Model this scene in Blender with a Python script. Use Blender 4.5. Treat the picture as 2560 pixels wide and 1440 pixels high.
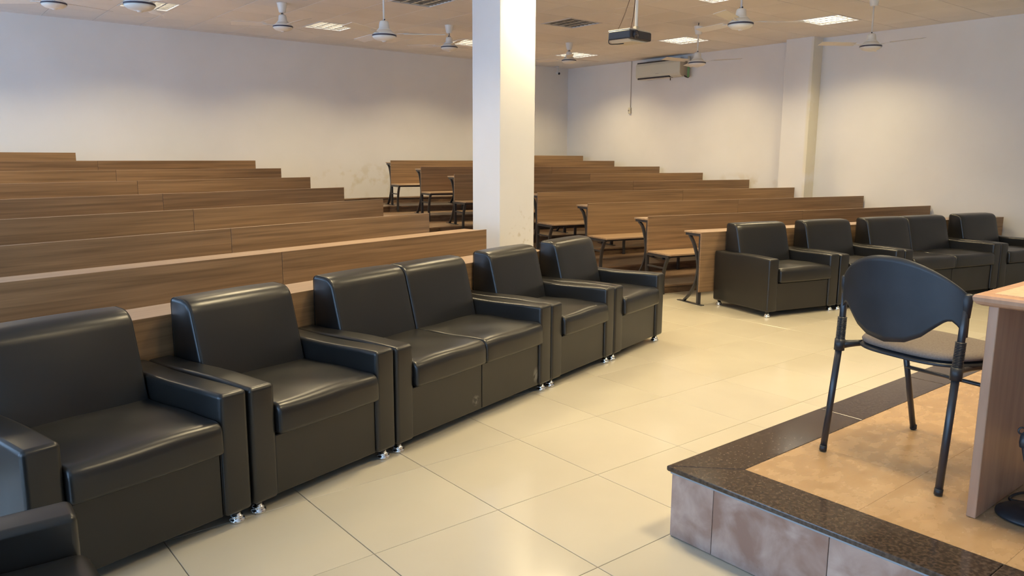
import bpy, bmesh, math, random
from mathutils import Vector, Matrix
random.seed(7)
S = bpy.context.scene
for o in list(bpy.data.objects): bpy.data.objects.remove(o, do_unlink=True)
COL = S.collection
PI = math.pi
R_ = math.radians

# ------------------------------------------------------------------ camera
def camera():
    f, yaw, pit, rol = 1928.58, -0.68113, -0.1692, -0.0052
    cd = bpy.data.cameras.new('camera'); cam = bpy.data.objects.new('camera', cd); COL.objects.link(cam)
    cd.sensor_fit = 'HORIZONTAL'; cd.sensor_width = 36; cd.lens = f/2560*36
    cd.clip_start = .05; cd.clip_end = 100
    M = Matrix.Rotation(yaw, 3, 'Z') @ Matrix.Rotation(pit, 3, 'X') @ Matrix.Rotation(rol, 3, 'Y')
    r, fw, up = M.col[0], M.col[1], M.col[2]
    B = Matrix((r, up, -fw)).transposed()
    cam.matrix_world = Matrix.Translation((-1.3165, -2.451, 1.5)) @ B.to_4x4()
    S.camera = cam
camera()

# ------------------------------------------------------------------ world / exposure / lamps
SKY = (0.40, 0.64, 1.0); SKY_STR = 7.6
LAMP_COL = (1.0, .80, .46); LAMP_W = 35.0
W = bpy.data.worlds.new('sky'); S.world = W; W.use_nodes = True
nt = W.node_tree; nt.nodes.clear()
bg = nt.nodes.new('ShaderNodeBackground'); wo = nt.nodes.new('ShaderNodeOutputWorld')
bg.inputs[0].default_value = (*SKY, 1); bg.inputs[1].default_value = SKY_STR
nt.links.new(bg.outputs[0], wo.inputs[0])
S.view_settings.view_transform = 'Standard'; S.view_settings.look = 'None'
S.view_settings.gamma = 1; S.view_settings.use_curve_mapping = False
S.view_settings.exposure = 0.0

H = 3.31; XR = 10.12; YB = 9.82; XL = -4.4; YF = -5.6
LX = [1.46 + 2.42*i for i in range(-1, 4)]; LY = [3.25 + 2.42*j for j in range(-2, 3)]  # leftmost column is unseen, added so its rear lamps brighten the left back wall
OFF = {(2, 3), (3, 3), (4, 1), (4, 0), (0, 0), (0, 1), (0, 2)}     # unlit fixtures (column, row)
for i, x in enumerate(LX):
    for j, y in enumerate(LY):
        if (i, j) in OFF: continue
        ld = bpy.data.lights.new('ceiling_lamp', 'AREA'); ld.shape = 'SQUARE'; ld.size = .5
        ld.energy = LAMP_W; ld.color = LAMP_COL; ld.spread = R_(132)
        lo = bpy.data.objects.new('ceiling_lamp', ld); COL.objects.link(lo); lo.location = (x, y, H - .006)
WINS = [(-4.6, -2.6), (-1.9, .1), (.9, 2.7), (4.2, 5.6), (6.2, 9.3)]   # window openings in the left wall (y range)
WZ = (.12, 2.85)
for y0, y1 in WINS:
    ld = bpy.data.lights.new('window_portal', 'AREA'); ld.shape = 'RECTANGLE'; ld.size = WZ[1]-WZ[0]; ld.size_y = y1-y0
    ld.cycles.is_portal = True
    lo = bpy.data.objects.new('window_portal', ld); COL.objects.link(lo)
    lo.location = (XL - .17, (y0+y1)/2, sum(WZ)/2); lo.rotation_euler = (0, -PI/2, 0)

# ------------------------------------------------------------------ materials
def mat(name, col=(.8, .8, .8), rough=.5, metal=0, spec=.5, emit=None, estr=0, coat=0):
    m = bpy.data.materials.new(name); m.use_nodes = True
    b = m.node_tree.nodes['Principled BSDF']
    b.inputs['Base Color'].default_value = (*col, 1); b.inputs['Roughness'].default_value = rough
    b.inputs['Metallic'].default_value = metal; b.inputs['Specular IOR Level'].default_value = spec
    if coat: b.inputs['Coat Weight'].default_value = coat; b.inputs['Coat Roughness'].default_value = .1
    if emit: b.inputs['Emission Color'].default_value = (*emit, 1); b.inputs['Emission Strength'].default_value = estr
    return m
def nodes(m): return m.node_tree, m.node_tree.nodes, m.node_tree.links, m.node_tree.nodes['Principled BSDF']
def noise_col(m, c1, c2, scale=(1, 1, 1), nscale=5, detail=4, lo=.35, hi=.65, coord='Object', bump=0, rnd=True, rough=None, bscale=None, dist=0, bdist=.002):
    t, N, L, b = nodes(m)
    tc = N.new('ShaderNodeTexCoord'); mp = N.new('ShaderNodeMapping'); mp.inputs['Scale'].default_value = scale
    src = tc.outputs[coord]
    if rnd:
        oi = N.new('ShaderNodeObjectInfo'); va = N.new('ShaderNodeVectorMath'); va.operation = 'MULTIPLY_ADD'
        cx = N.new('ShaderNodeCombineXYZ')
        for k in range(3): L.new(oi.outputs['Random'], cx.inputs[k])
        va.inputs[1].default_value = (37, 53, 29); va.inputs[2].default_value = (0, 0, 0)
        L.new(cx.outputs[0], va.inputs[0]); ad = N.new('ShaderNodeVectorMath'); ad.operation = 'ADD'
        L.new(src, ad.inputs[0]); L.new(va.outputs[0], ad.inputs[1]); src = ad.outputs[0]
    L.new(src, mp.inputs[0])
    nz = N.new('ShaderNodeTexNoise'); nz.inputs['Scale'].default_value = nscale; nz.inputs['Detail'].default_value = detail
    nz.inputs['Distortion'].default_value = dist
    L.new(mp.outputs[0], nz.inputs['Vector'])
    cr = N.new('ShaderNodeValToRGB'); cr.color_ramp.elements[0].position = lo; cr.color_ramp.elements[1].position = hi
    cr.color_ramp.elements[0].color = (*c1, 1); cr.color_ramp.elements[1].color = (*c2, 1)
    L.new(nz.outputs['Fac'], cr.inputs[0]); L.new(cr.outputs[0], b.inputs['Base Color'])
    if rough:
        mr = N.new('ShaderNodeMapRange'); mr.inputs[3].default_value = rough[0]; mr.inputs[4].default_value = rough[1]
        mr.inputs[1].default_value = .35; mr.inputs[2].default_value = .65
        L.new(nz.outputs['Fac'], mr.inputs[0]); L.new(mr.outputs[0], b.inputs['Roughness'])
    if bump:
        bp = N.new('ShaderNodeBump'); bp.inputs['Strength'].default_value = bump; bp.inputs['Distance'].default_value = bdist
        if bscale:
            n2 = N.new('ShaderNodeTexNoise'); n2.inputs['Scale'].default_value = bscale; n2.inputs['Detail'].default_value = 1 if bscale < 10 else 3
            L.new(tc.outputs[coord], n2.inputs['Vector']); L.new(n2.outputs['Fac'], bp.inputs['Height'])
        else: L.new(nz.outputs['Fac'], bp.inputs['Height'])
        L.new(bp.outputs[0], b.inputs['Normal'])
    return m
M = {}
def wood(name, c1, c2, rough=.4, sc=(1.1, 22, 34)):
    m = mat(name, rough=rough); noise_col(m, c1, c2, scale=sc, nscale=1.3, detail=7, lo=.33, hi=.68, bump=.08, dist=.4)
    return m
M['wood'] = wood('wood_laminate', (.195, .118, .060), (.33, .206, .108), .42, (.8, 22, 30))
M['wood_top'] = wood('wood_laminate_top', (.34, .22, .13), (.46, .32, .20), .30)
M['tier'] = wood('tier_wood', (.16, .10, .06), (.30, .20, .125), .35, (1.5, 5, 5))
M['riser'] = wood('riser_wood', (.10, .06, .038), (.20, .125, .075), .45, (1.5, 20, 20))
M['base_wood'] = wood('skirting_wood', (.30, .17, .08), (.42, .26, .13), .4)
M['leather'] = mat('black_leather', (.02, .02, .02), .32, spec=.6)
noise_col(M['leather'], (.0115, .0110, .0105), (.0135, .0130, .0122), nscale=3, detail=1, bump=.22, bscale=6, bdist=.005)
M['seam'] = mat('seam_black', (.008, .008, .008), .6)
M['chrome'] = mat('chrome', (.75, .75, .75), .12, 1)
M['wall'] = mat('white_paint', (.80, .79, .77), .55, spec=.3)
noise_col(M['wall'], (.78, .77, .745), (.83, .82, .80), nscale=.9, detail=6, bump=.10, bscale=60, rnd=False)
M['ceil_tile'] = mat('ceiling_tile', (.70, .69, .67), .85, spec=.15)
noise_col(M['ceil_tile'], (.76, .75, .74), (.83, .82, .81), nscale=.8, detail=6, bump=.15, bscale=120)
M['tee'] = mat('tee_bar', (.42, .41, .39), .6)
M['grout'] = mat('grout', (.42, .33, .23), .8)
M['floor_tile'] = mat('porcelain_tile', (.78, .72, .60), .13, spec=.45)
noise_col(M['floor_tile'], (.535, .485, .38), (.575, .525, .415), nscale=1.2, detail=4, rough=(.10, .17))
def add_stain_or_tint(m, cx, cz, rx, rz, axis, col, thr=.52, sc=6):
    """wear marks and tints with a shape of their own, at a fixed place on the surface"""
    t, N, L, b = nodes(m)
    tc = N.new('ShaderNodeNewGeometry'); sp = N.new('ShaderNodeSeparateXYZ'); L.new(tc.outputs['Position'], sp.inputs[0])
    def sq(out, c, r):
        a = N.new('ShaderNodeMath'); a.operation = 'SUBTRACT'; a.inputs[1].default_value = c; L.new(out, a.inputs[0])
        d = N.new('ShaderNodeMath'); d.operation = 'DIVIDE'; d.inputs[1].default_value = r; L.new(a.outputs[0], d.inputs[0])
        p = N.new('ShaderNodeMath'); p.operation = 'MULTIPLY'; L.new(d.outputs[0], p.inputs[0]); L.new(d.outputs[0], p.inputs[1]); return p
    a = sq(sp.outputs[axis], cx, rx); c = sq(sp.outputs[2], cz, rz)
    s = N.new('ShaderNodeMath'); s.operation = 'ADD'; L.new(a.outputs[0], s.inputs[0]); L.new(c.outputs[0], s.inputs[1])
    inv = N.new('ShaderNodeMapRange'); inv.inputs[1].default_value = 0; inv.inputs[2].default_value = 1; inv.inputs[3].default_value = 1; inv.inputs[4].default_value = 0
    L.new(s.outputs[0], inv.inputs[0])
    nz = N.new('ShaderNodeTexNoise'); nz.inputs['Scale'].default_value = sc; nz.inputs['Detail'].default_value = 6; L.new(tc.outputs['Position'], nz.inputs['Vector'])
    mr = N.new('ShaderNodeMapRange'); mr.inputs[1].default_value = thr; mr.inputs[2].default_value = thr+.12; L.new(nz.outputs['Fac'], mr.inputs[0])
    mu = N.new('ShaderNodeMath'); mu.operation = 'MULTIPLY'; L.new(inv.outputs[0], mu.inputs[0]); L.new(mr.outputs[0], mu.inputs[1])
    mx = N.new('ShaderNodeMix'); mx.data_type = 'RGBA'
    old = b.inputs['Base Color'].links[0].from_socket
    L.new(old, mx.inputs[6]); mx.inputs[7].default_value = (*col, 1); L.new(mu.outputs[0], mx.inputs[0]); L.new(mx.outputs[2], b.inputs['Base Color'])
M['wall_right'] = M['wall'].copy()
add_stain_or_tint(M['wall_right'], 5.4, .96, 1.0, .30, 1, (.68, .62, .49), .47, 3)
M['wall_back'] = M['wall'].copy()
add_stain_or_tint(M['wall_back'], 5.3, 1.05, 1.3, .35, 0, (.72, .68, .58), .52, 5)
M['pillar'] = M['wall'].copy()
add_stain_or_tint(M['pillar'], 3.66, .66, .22, .42, 0, (.62, .58, .48), .60, 16)
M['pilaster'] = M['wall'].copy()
add_stain_or_tint(M['pilaster'], 4.115, 1.9, .06, 1.9, 1, (.76, .72, .58), .36, 2)  # noise-broken yellowish tint along the pilaster's side face
M['granite'] = mat('brown_granite', (.1, .07, .05), .12, spec=.5)
noise_col(M['granite'], (.036, .026, .021), (.105, .074, .055), nscale=75, detail=6, lo=.38, hi=.74, rnd=False)
M['granite_lip'] = mat('granite_lip', (.30, .36, .42), .35)
M['plat_tile'] = mat('travertine_tile', (.5, .32, .16), .22, spec=.4)
noise_col(M['plat_tile'], (.385, .242, .122), (.475, .312, .168), scale=(1, 1.7, 1), nscale=11, detail=5, lo=.28, hi=.72, rough=(.2, .32), dist=.15)
M['face_tile'] = mat('pink_stone_tile', (.5, .36, .28), .35, spec=.35)
noise_col(M['face_tile'], (.31, .19, .145), (.56, .44, .38), nscale=7, detail=12, lo=.36, hi=.66, bump=.2, dist=.5)
M['plat_grout'] = mat('pale_grout', (.50, .42, .31), .8)
M['iron'] = mat('dark_iron', (.045, .043, .045), .38, spec=.5)
M['fan_white'] = mat('fan_white', (.80, .79, .74), .35)
M['blade_white'] = mat('blade_white', (.74, .72, .68), .45)
M['stripe'] = mat('fan_stripe', (.05, .045, .07), .35)
M['rod'] = mat('fan_rod', (.42, .38, .34), .4)
M['rod_white'] = mat('white_rod', (.72, .70, .66), .4)
M['alu'] = mat('louvre_aluminium', (.60, .58, .54), .28, .85)
M['frame_white'] = mat('fixture_white', (.75, .74, .72), .5)
M['tube_on'] = mat('tube_lit', (1, 1, 1), .4, emit=(1.0, .93, .80), estr=11)
M['tube_off'] = mat('tube_unlit', (.8, .8, .78), .4)
M['black_plastic'] = mat('black_plastic', (.018, .020, .024), .42, spec=.45)
noise_col(M['black_plastic'], (.015, .017, .021), (.022, .024, .029), nscale=8, detail=3, bump=.08, bscale=220, rnd=False)
M['steel_black'] = mat('black_steel_tube', (.022, .024, .030), .28, spec=.6)
M['seat_fabric'] = mat('brown_grey_fabric', (.17, .145, .13), .95, spec=.1)
noise_col(M['seat_fabric'], (.16, .135, .122), (.19, .163, .147), nscale=160, detail=3, bump=.35, bscale=400, rnd=False)
M['desk_wood'] = mat('desk_wood', (.42, .24, .15), .4)
noise_col(M['desk_wood'], (.40, .225, .135), (.49, .285, .175), scale=(6, 6, .8), nscale=4, detail=8, rnd=False)
M['desk_top'] = mat('desk_top_wood', (.62, .43, .27), .35)
noise_col(M['desk_top'], (.60, .41, .25), (.70, .50, .33), nscale=60, detail=3, rnd=False)
M['ac'] = mat('ac_plastic', (.68, .67, .56), .35)
M['ac_side'] = mat('ac_plastic_tan', (.56, .48, .36), .4)  # tan tone for the end cap, darker than the body
M['dark'] = mat('dark_gap', (.05, .04, .035), .6)
M['green'] = mat('green_tape', (.16, .34, .14), .5)
M['cream'] = mat('cream_plastic', (.62, .58, .46), .5)
M['grey_wire'] = mat('grey_conduit', (.50, .45, .40), .5)
M['brown_wire'] = mat('brown_cable', (.10, .045, .03), .5)
M['proj_dark'] = mat('projector_black', (.030, .032, .042), .35)
M['proj_white'] = mat('projector_white', (.60, .56, .48), .45)
M['lens'] = mat('lens_glass', (.02, .015, .03), .08, spec=.8)
g = mat('window_glass', (1, 1, 1), .0); t, N, L, b = nodes(g)
tr = N.new('ShaderNodeBsdfTransparent'); gl = N.new('ShaderNodeBsdfGlossy'); gl.inputs['Roughness'].default_value = .02
mx = N.new('ShaderNodeMixShader'); mx.inputs[0].default_value = .06
L.new(tr.outputs[0], mx.inputs[1]); L.new(gl.outputs[0], mx.inputs[2]); L.new(mx.outputs[0], N['Material Output'].inputs[0]); M['glass'] = g

# ------------------------------------------------------------------ helpers
def link(name, me, m=None, parent=None):
    o = bpy.data.objects.new(name, me); COL.objects.link(o)
    if m is not None and me is not None and len(me.materials) == 0: me.materials.append(m)
    if parent is not None: o.parent = parent
    return o
def finish(bm, smooth=False, name='mesh'):
    bmesh.ops.recalc_face_normals(bm, faces=bm.faces)
    me = bpy.data.meshes.new(name); bm.to_mesh(me); bm.free()
    if smooth:
        for p in me.polygons: p.use_smooth = True
    return me
def box(bm, lo, hi, bev=0, seg=2):
    vs = [bm.verts.new((x, y, z)) for x in (lo[0], hi[0]) for y in (lo[1], hi[1]) for z in (lo[2], hi[2])]
    fs = [bm.faces.new([vs[i] for i in q]) for q in ((0, 1, 3, 2), (4, 6, 7, 5), (0, 4, 5, 1), (2, 3, 7, 6), (0, 2, 6, 4), (1, 5, 7, 3))]
    if bev:
        es = {e for f in fs for e in f.edges}
        bmesh.ops.bevel(bm, geom=list(es), offset=bev, segments=seg, profile=.5, affect='EDGES')
def mbox(lo, hi, bev=0, seg=2, smooth=False):
    bm = bmesh.new(); box(bm, lo, hi, bev, seg); return finish(bm, smooth)
def prism(poly, axis, a, b, bev=0, seg=2, smooth=False):
    """extrude a 2-D polygon along axis from a to b (axis 0: poly is (y,z); 1: (x,z); 2: (x,y))"""
    bm = bmesh.new()
    def P(u, v, w): return {0: (w, u, v), 1: (u, w, v), 2: (u, v, w)}[axis]
    A = [bm.verts.new(P(u, v, a)) for u, v in poly]; B = [bm.verts.new(P(u, v, b)) for u, v in poly]
    n = len(poly); bm.faces.new(A[::-1]); bm.faces.new(B)
    for i in range(n): bm.faces.new((A[i], A[(i+1) % n], B[(i+1) % n], B[i]))
    if bev:
        bm.normal_update()
        es = [e for e in bm.edges if len(e.link_faces) == 2 and e.calc_face_angle(0) > R_(28)]
        bmesh.ops.bevel(bm, geom=es, offset=bev, segments=seg, profile=.5, affect='EDGES')
    return finish(bm, smooth)
def lathe(bm, prof, n=24, c=(0, 0, 0)):
    rings = []
    for r, z in prof:
        if r < 1e-5: rings.append([bm.verts.new((c[0], c[1], c[2]+z))])
        else: rings.append([bm.verts.new((c[0]+r*math.cos(2*PI*i/n), c[1]+r*math.sin(2*PI*i/n), c[2]+z)) for i in range(n)])
    for A, B in zip(rings, rings[1:]):
        for i in range(n):
            j = (i+1) % n
            if len(A) == 1 and len(B) == 1: continue
            if len(A) == 1: bm.faces.new((A[0], B[i], B[j]))
            elif len(B) == 1: bm.faces.new((A[i], A[j], B[0]))
            else: bm.faces.new((A[i], A[j], B[j], B[i]))
def mlathe(prof, n=24, c=(0, 0, 0), smooth=True):
    bm = bmesh.new(); lathe(bm, prof, n, c); me = finish(bm, smooth)
    return me
def tube(bm, pts, r, n=8, cap=True, prof=None):
    """sweep a circle (or a (w,h) rectangle prof) along points"""
    pts = [Vector(p) for p in pts]; rings = []; up = Vector((0, 0, 1)); prev = None
    for i, p in enumerate(pts):
        d = (pts[min(i+1, len(pts)-1)] - pts[max(i-1, 0)]).normalized()
        if prev is None:
            a = d.cross(up)
            if a.length < .05: a = d.cross(Vector((1, 0, 0)))
        else: a = prev - d*prev.dot(d)
        a.normalize(); prev = a; b = d.cross(a)
        rr = r[i] if isinstance(r, (list, tuple)) else r
        if prof: ring = [bm.verts.new(p + a*sx*prof[0]/2 + b*sy*prof[1]/2) for sx, sy in ((-1, -1), (1, -1), (1, 1), (-1, 1))]
        else: ring = [bm.verts.new(p + (a*math.cos(2*PI*k/n) + b*math.sin(2*PI*k/n))*rr) for k in range(n)]
        rings.append(ring)
    m = len(rings[0])
    for A, B in zip(rings, rings[1:]):
        for k in range(m): bm.faces.new((A[k], A[(k+1) % m], B[(k+1) % m], B[k]))
    if cap: bm.faces.new(rings[0][::-1]); bm.faces.new(rings[-1])
def mtube(pts, r, n=8, smooth=True, prof=None):
    bm = bmesh.new(); tube(bm, pts, r, n, prof=prof); return finish(bm, smooth and not prof)
def bez(P, n=10):
    """catmull-rom through points"""
    P = [Vector(p) for p in P]; Q = [P[0]*2-P[1]] + P + [P[-1]*2-P[-2]]; out = []
    for i in range(1, len(Q)-2):
        for k in range(n):
            t = k/n; a, b, c, d = Q[i-1], Q[i], Q[i+1], Q[i+2]
            out.append(.5*((2*b)+(c-a)*t+(2*a-5*b+4*c-d)*t*t+(3*b-a-3*c+d)*t**3))
    out.append(P[-1]); return out
def rbox(lo, hi, r=.02, seg=3, ns=(4, 4, 2), warp=None):
    """rounded box with inner subdivisions and an optional warp"""
    def axis(l, h, n):
        arc = [math.tan(PI/4*k/seg) for k in range(seg)]
        a = [l + r*(k/seg) for k in range(seg)]
        m = [l+r+(h-l-2*r)*k/n for k in range(n+1)]
        return a + m + [h - r*(seg-1-k)/seg for k in range(seg)]
    A = [axis(lo[i], hi[i], ns[i]) for i in range(3)]
    bm = bmesh.new(); cache = {}
    def V(p):
        key = tuple(round(c, 6) for c in p)
        if key not in cache:
            q = Vector(p); c = Vector([min(max(q[i], lo[i]+r), hi[i]-r) for i in range(3)]); d = q-c
            if d.length > 1e-7:
                e = Vector([math.tan(max(-1, min(1, d[i]/r))*PI/4) for i in range(3)])
                q = c + e.normalized()*r
            if warp: q = Vector(warp(q))
            cache[key] = bm.verts.new(q)
        return cache[key]
    for ax in range(3):
        u, v = [(1, 2), (2, 0), (0, 1)][ax]
        for s, val in ((0, lo[ax]), (1, hi[ax])):
            for i in range(len(A[u])-1):
                for j in range(len(A[v])-1):
                    q = []
                    for a, b in ((i, j), (i+1, j), (i+1, j+1), (i, j+1)):
                        p = [0, 0, 0]; p[ax] = val; p[u] = A[u][a]; p[v] = A[v][b]; q.append(V(p))
                    if s == 0: q = q[::-1]
                    if len(set(q)) == 4: bm.faces.new(q)
    me = bpy.data.meshes.new('rounded'); bm.to_mesh(me); bm.free()
    for p in me.polygons: p.use_smooth = True
    return me
def loft(prof, x0, x1, r=.008, n=8, warp=None, seg=3):
    """closed (y,z) profile swept along x with softly rounded end edges"""
    m = len(prof); area = sum(prof[i][0]*prof[(i+1) % m][1]-prof[(i+1) % m][0]*prof[i][1] for i in range(m))
    if area < 0: prof = prof[::-1]
    nrm = []
    for i in range(m):
        a, b, c = Vector(prof[i-1]), Vector(prof[i]), Vector(prof[(i+1) % m])
        e = ((b-a).normalized()+(c-b).normalized()); e.normalize(); nrm.append(Vector((e.y, -e.x)))
    st = []
    for k in range(seg+1):
        a = PI/2*k/seg; st.append((x0+r*(1-math.cos(a)) if k else x0, r*(1-math.sin(a))))
    # proper quarter round: first ring inset r at x0, last inset 0 at x0+r
    st = [(x0+r*(1-math.cos(PI/2*k/seg)), r*(1-math.sin(PI/2*k/seg))) for k in range(seg+1)]
    mid = [(x0+r+(x1-x0-2*r)*k/n, 0) for k in range(1, n)]
    en = [(x1-(x-x0), i_) for x, i_ in st[::-1]]
    bm = bmesh.new(); rings = []
    for x, ins in st+mid+en:
        ring = []
        for p, nn in zip(prof, nrm):
            q = Vector((x, p[0]-nn.x*ins, p[1]-nn.y*ins))
            if warp: q = Vector(warp(q))
            ring.append(bm.verts.new(q))
        rings.append(ring)
    for A, B in zip(rings, rings[1:]):
        for k in range(m): bm.faces.new((A[k], A[(k+1) % m], B[(k+1) % m], B[k]))
    bm.faces.new(rings[0][::-1]); bm.faces.new(rings[-1])
    bmesh.ops.recalc_face_normals(bm, faces=bm.faces)
    me = bpy.data.meshes.new('loft'); bm.to_mesh(me); bm.free()
    for p in me.polygons: p.use_smooth = True
    return me
def rounded_poly(pts, seg=6):
    """polygon with a corner radius for each point: (y, z, r)"""
    out = []; n = len(pts)
    for i in range(n):
        a, b, c = Vector(pts[i-1][:2]), Vector(pts[i][:2]), Vector(pts[(i+1) % n][:2]); r = pts[i][2]
        if r <= 0: out.append(tuple(b)); continue
        u = (a-b).normalized(); v = (c-b).normalized(); ang = u.angle(v); d = min(r/math.tan(ang/2), .48*(a-b).length, .48*(c-b).length)
        p0, p1 = b+u*d, b+v*d
        for k in range(seg+1):
            t_ = k/seg; out.append(tuple(p0*(1-t_)**2+b*2*t_*(1-t_)+p1*t_**2))
    return out
def densify(poly, step):
    out = []; n = len(poly)
    for i in range(n):
        a, b = Vector(poly[i]), Vector(poly[(i+1) % n]); k = max(1, int((b-a).length/step))
        for j in range(k): out.append(tuple(a+(b-a)*j/k))
    return out
def tag(o, label=None, cat=None, group=None, kind=None):
    if label: o['label'] = label
    if cat: o['category'] = cat
    if group: o['group'] = group
    if kind: o['kind'] = kind
    return o
def empty(name, loc, rz=0, label=None, cat=None, group=None):
    o = bpy.data.objects.new(name, None); COL.objects.link(o); o.location = loc; o.rotation_euler = (0, 0, rz)
    o.empty_display_size = .1
    return tag(o, label, cat, group)
def dup(root, loc=None, rz=None, label=None, group=None):
    def cp(o, par):
        c = o.copy(); COL.objects.link(c)
        if par is not None: c.parent = par
        for ch in kids.get(o.name, []): cp(ch, c)
        return c
    kids = {}
    stack = [root]
    while stack:
        o = stack.pop(); cs = list(o.children); kids[o.name] = cs; stack += cs
    r = cp(root, None)
    if loc is not None: r.location = loc
    if rz is not None: r.rotation_euler = (0, 0, rz)
    if label: r['label'] = label
    if group: r['group'] = group
    return r

# ------------------------------------------------------------------ room shell
floor = link('floor', mbox((XL, YF, -.12), (XR, YB, -.004)), M['grout']); tag(floor, kind='structure')
T = .6; tm = mbox((.0015, .0015, -.004), (T-.0015, T-.0015, 0), .0012, 1)
tm.materials.append(M['floor_tile'])
rest = bmesh.new()
for i in range(-8, 18):
    for j in range(-10, 17):
        x0, y0 = i*T, j*T
        if x0 < XL-.5 or x0 > XR or y0 < YF-.5 or y0 > YB: continue
        inside = x0 > XL and x0+T < XR and y0 > YF and y0+T < YB
        if inside and -4 <= i <= 14 and -5 <= j <= 6:
            o = link('tile', tm, None, floor); o.location = (x0, y0, 0)
        elif j < 9:
            a = (max(x0+.0015, XL+.002), max(y0+.0015, YF+.002)); c = (min(x0+T-.0015, XR-.002), min(y0+T-.0015, YB-.002))
            if c[0]-a[0] > .02 and c[1]-a[1] > .02: box(rest, (*a, -.004), (*c, 0))
o = link('tile', finish(rest), M['floor_tile'], floor); tag(o, kind='stuff')

wr = link('wall_right', mbox((XR, YF, 0), (XR+.15, YB+.15, H+.25)), M['wall_right']); tag(wr, kind='structure')
wb = link('wall_back', mbox((XL-.15, YB, 0), (XR, YB+.15, H+.25)), M['wall_back']); tag(wb, kind='structure')
wf = link('wall_front', mbox((XL-.15, YF-.15, 0), (XR+.15, YF, H+.25)), M['wall']); tag(wf, kind='structure')
bm = bmesh.new()
ys = [YF] + [v for w in WINS for v in w] + [YB]
for k in range(0, len(ys), 2): box(bm, (XL-.15, ys[k], 0), (XL, ys[k+1], H+.25))
for y0, y1 in WINS: box(bm, (XL-.15, y0, 0), (XL, y1, WZ[0])); box(bm, (XL-.15, y0, WZ[1]), (XL, y1, H+.25))
wl = link('wall_left', finish(bm), M['wall']); tag(wl, kind='structure')
for k, (y0, y1) in enumerate(WINS):
    w = empty('window_%d' % (k+1), (XL-.08, (y0+y1)/2, WZ[0])); tag(w, kind='structure')
    h = WZ[1]-WZ[0]; hw = (y1-y0)/2; bm = bmesh.new()
    for a, c in (((-.03, -hw, 0), (.03, -hw+.05, h)), ((-.03, hw-.05, 0), (.03, hw, h)), ((-.03, -.025, .05), (.03, .025, h-.05)), ((-.03, -hw+.05, 0), (.03, hw-.05, .05)), ((-.03, -hw+.05, h-.05), (.03, hw-.05, h))): box(bm, a, c)
    link('window_frame', finish(bm), M['frame_white'], w)
    link('pane', mbox((-.004, -hw+.05, .05), (.004, -.025, h-.05)), M['glass'], w)
    link('pane', mbox((-.004, .025, .05), (.004, hw-.05, h-.05)), M['glass'], w)

# pilaster on the right wall, pillar in the aisle
pil = link('wall_right_pilaster', mbox((9.86, 4.11, 0), (XR, 4.58, H+.01), .004, 1), M['pilaster']); pil.name = 'trim_1'; tag(pil, kind='structure')
pl = link('pillar', mbox((3.385, 3.55, 0), (3.832, 4.0, H+.01), .008, 2), M['pillar'])
pl.name = 'trim_2'; tag(pl, kind='structure')

# ceiling
CP = .605; CX0 = 1.46-CP/2; CY0 = 3.25-CP/2
ceil = link('ceiling', mbox((XL-.15, YF-.15, H+.16), (XR+.15, YB+.15, H+.26)), M['wall']); tag(ceil, kind='structure')
lights = {(round((x-CP/2-CX0)/CP), round((y-CP/2-CY0)/CP)) for x in LX for y in LY}
cm = mbox((.004, .004, .0), (CP-.004, CP-.004, .015), .002, 1); cm.materials.append(M['ceil_tile'])
rest = bmesh.new(); gx = set(); gy = set()
for i in range(-12, 18):
    for j in range(-16, 14):
        x0, y0 = CX0+i*CP, CY0+j*CP
        if x0+CP < XL or x0 > XR or y0+CP < YF or y0 > YB: continue
        gx.add(i); gy.add(j)
        if (i, j) in lights: continue
        full = x0 > XL and x0+CP < XR and y0 > YF and y0+CP < YB
        if full and i >= -3 and j >= -2:
            o = link('ceiling_tile', cm, None, ceil); o.location = (x0, y0, H)
        else:
            a = (max(x0+.004, XL), max(y0+.004, YF)); c = (min(x0+CP-.004, XR), min(y0+CP-.004, YB))
            if c[0]-a[0] > .01 and c[1]-a[1] > .01:
                if i >= -3 and j >= -2: o = link('ceiling_tile', mbox((*a, H), (*c, H+.015)), M['ceil_tile'], ceil)
                else: box(rest, (*a, H), (*c, H+.015))
o = link('ceiling_tile', finish(rest), M['ceil_tile'], ceil); tag(o, kind='stuff')
for i in gx:
    x = CX0+i*CP
    if XL+.02 < x < XR-.02: link('tee_bar', mbox((x-.012, YF, H+.004), (x+.012, YB, H+.010)), M['tee'], ceil)
bars = bmesh.new()
for j in gy:
    y = CY0+j*CP
    if YF+.02 < y < YB-.02: link('tee_bar', mbox((XL, y-.012, H+.0045), (XR, y+.012, H+.0105)), M['tee'], ceil)
bars.free()

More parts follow.
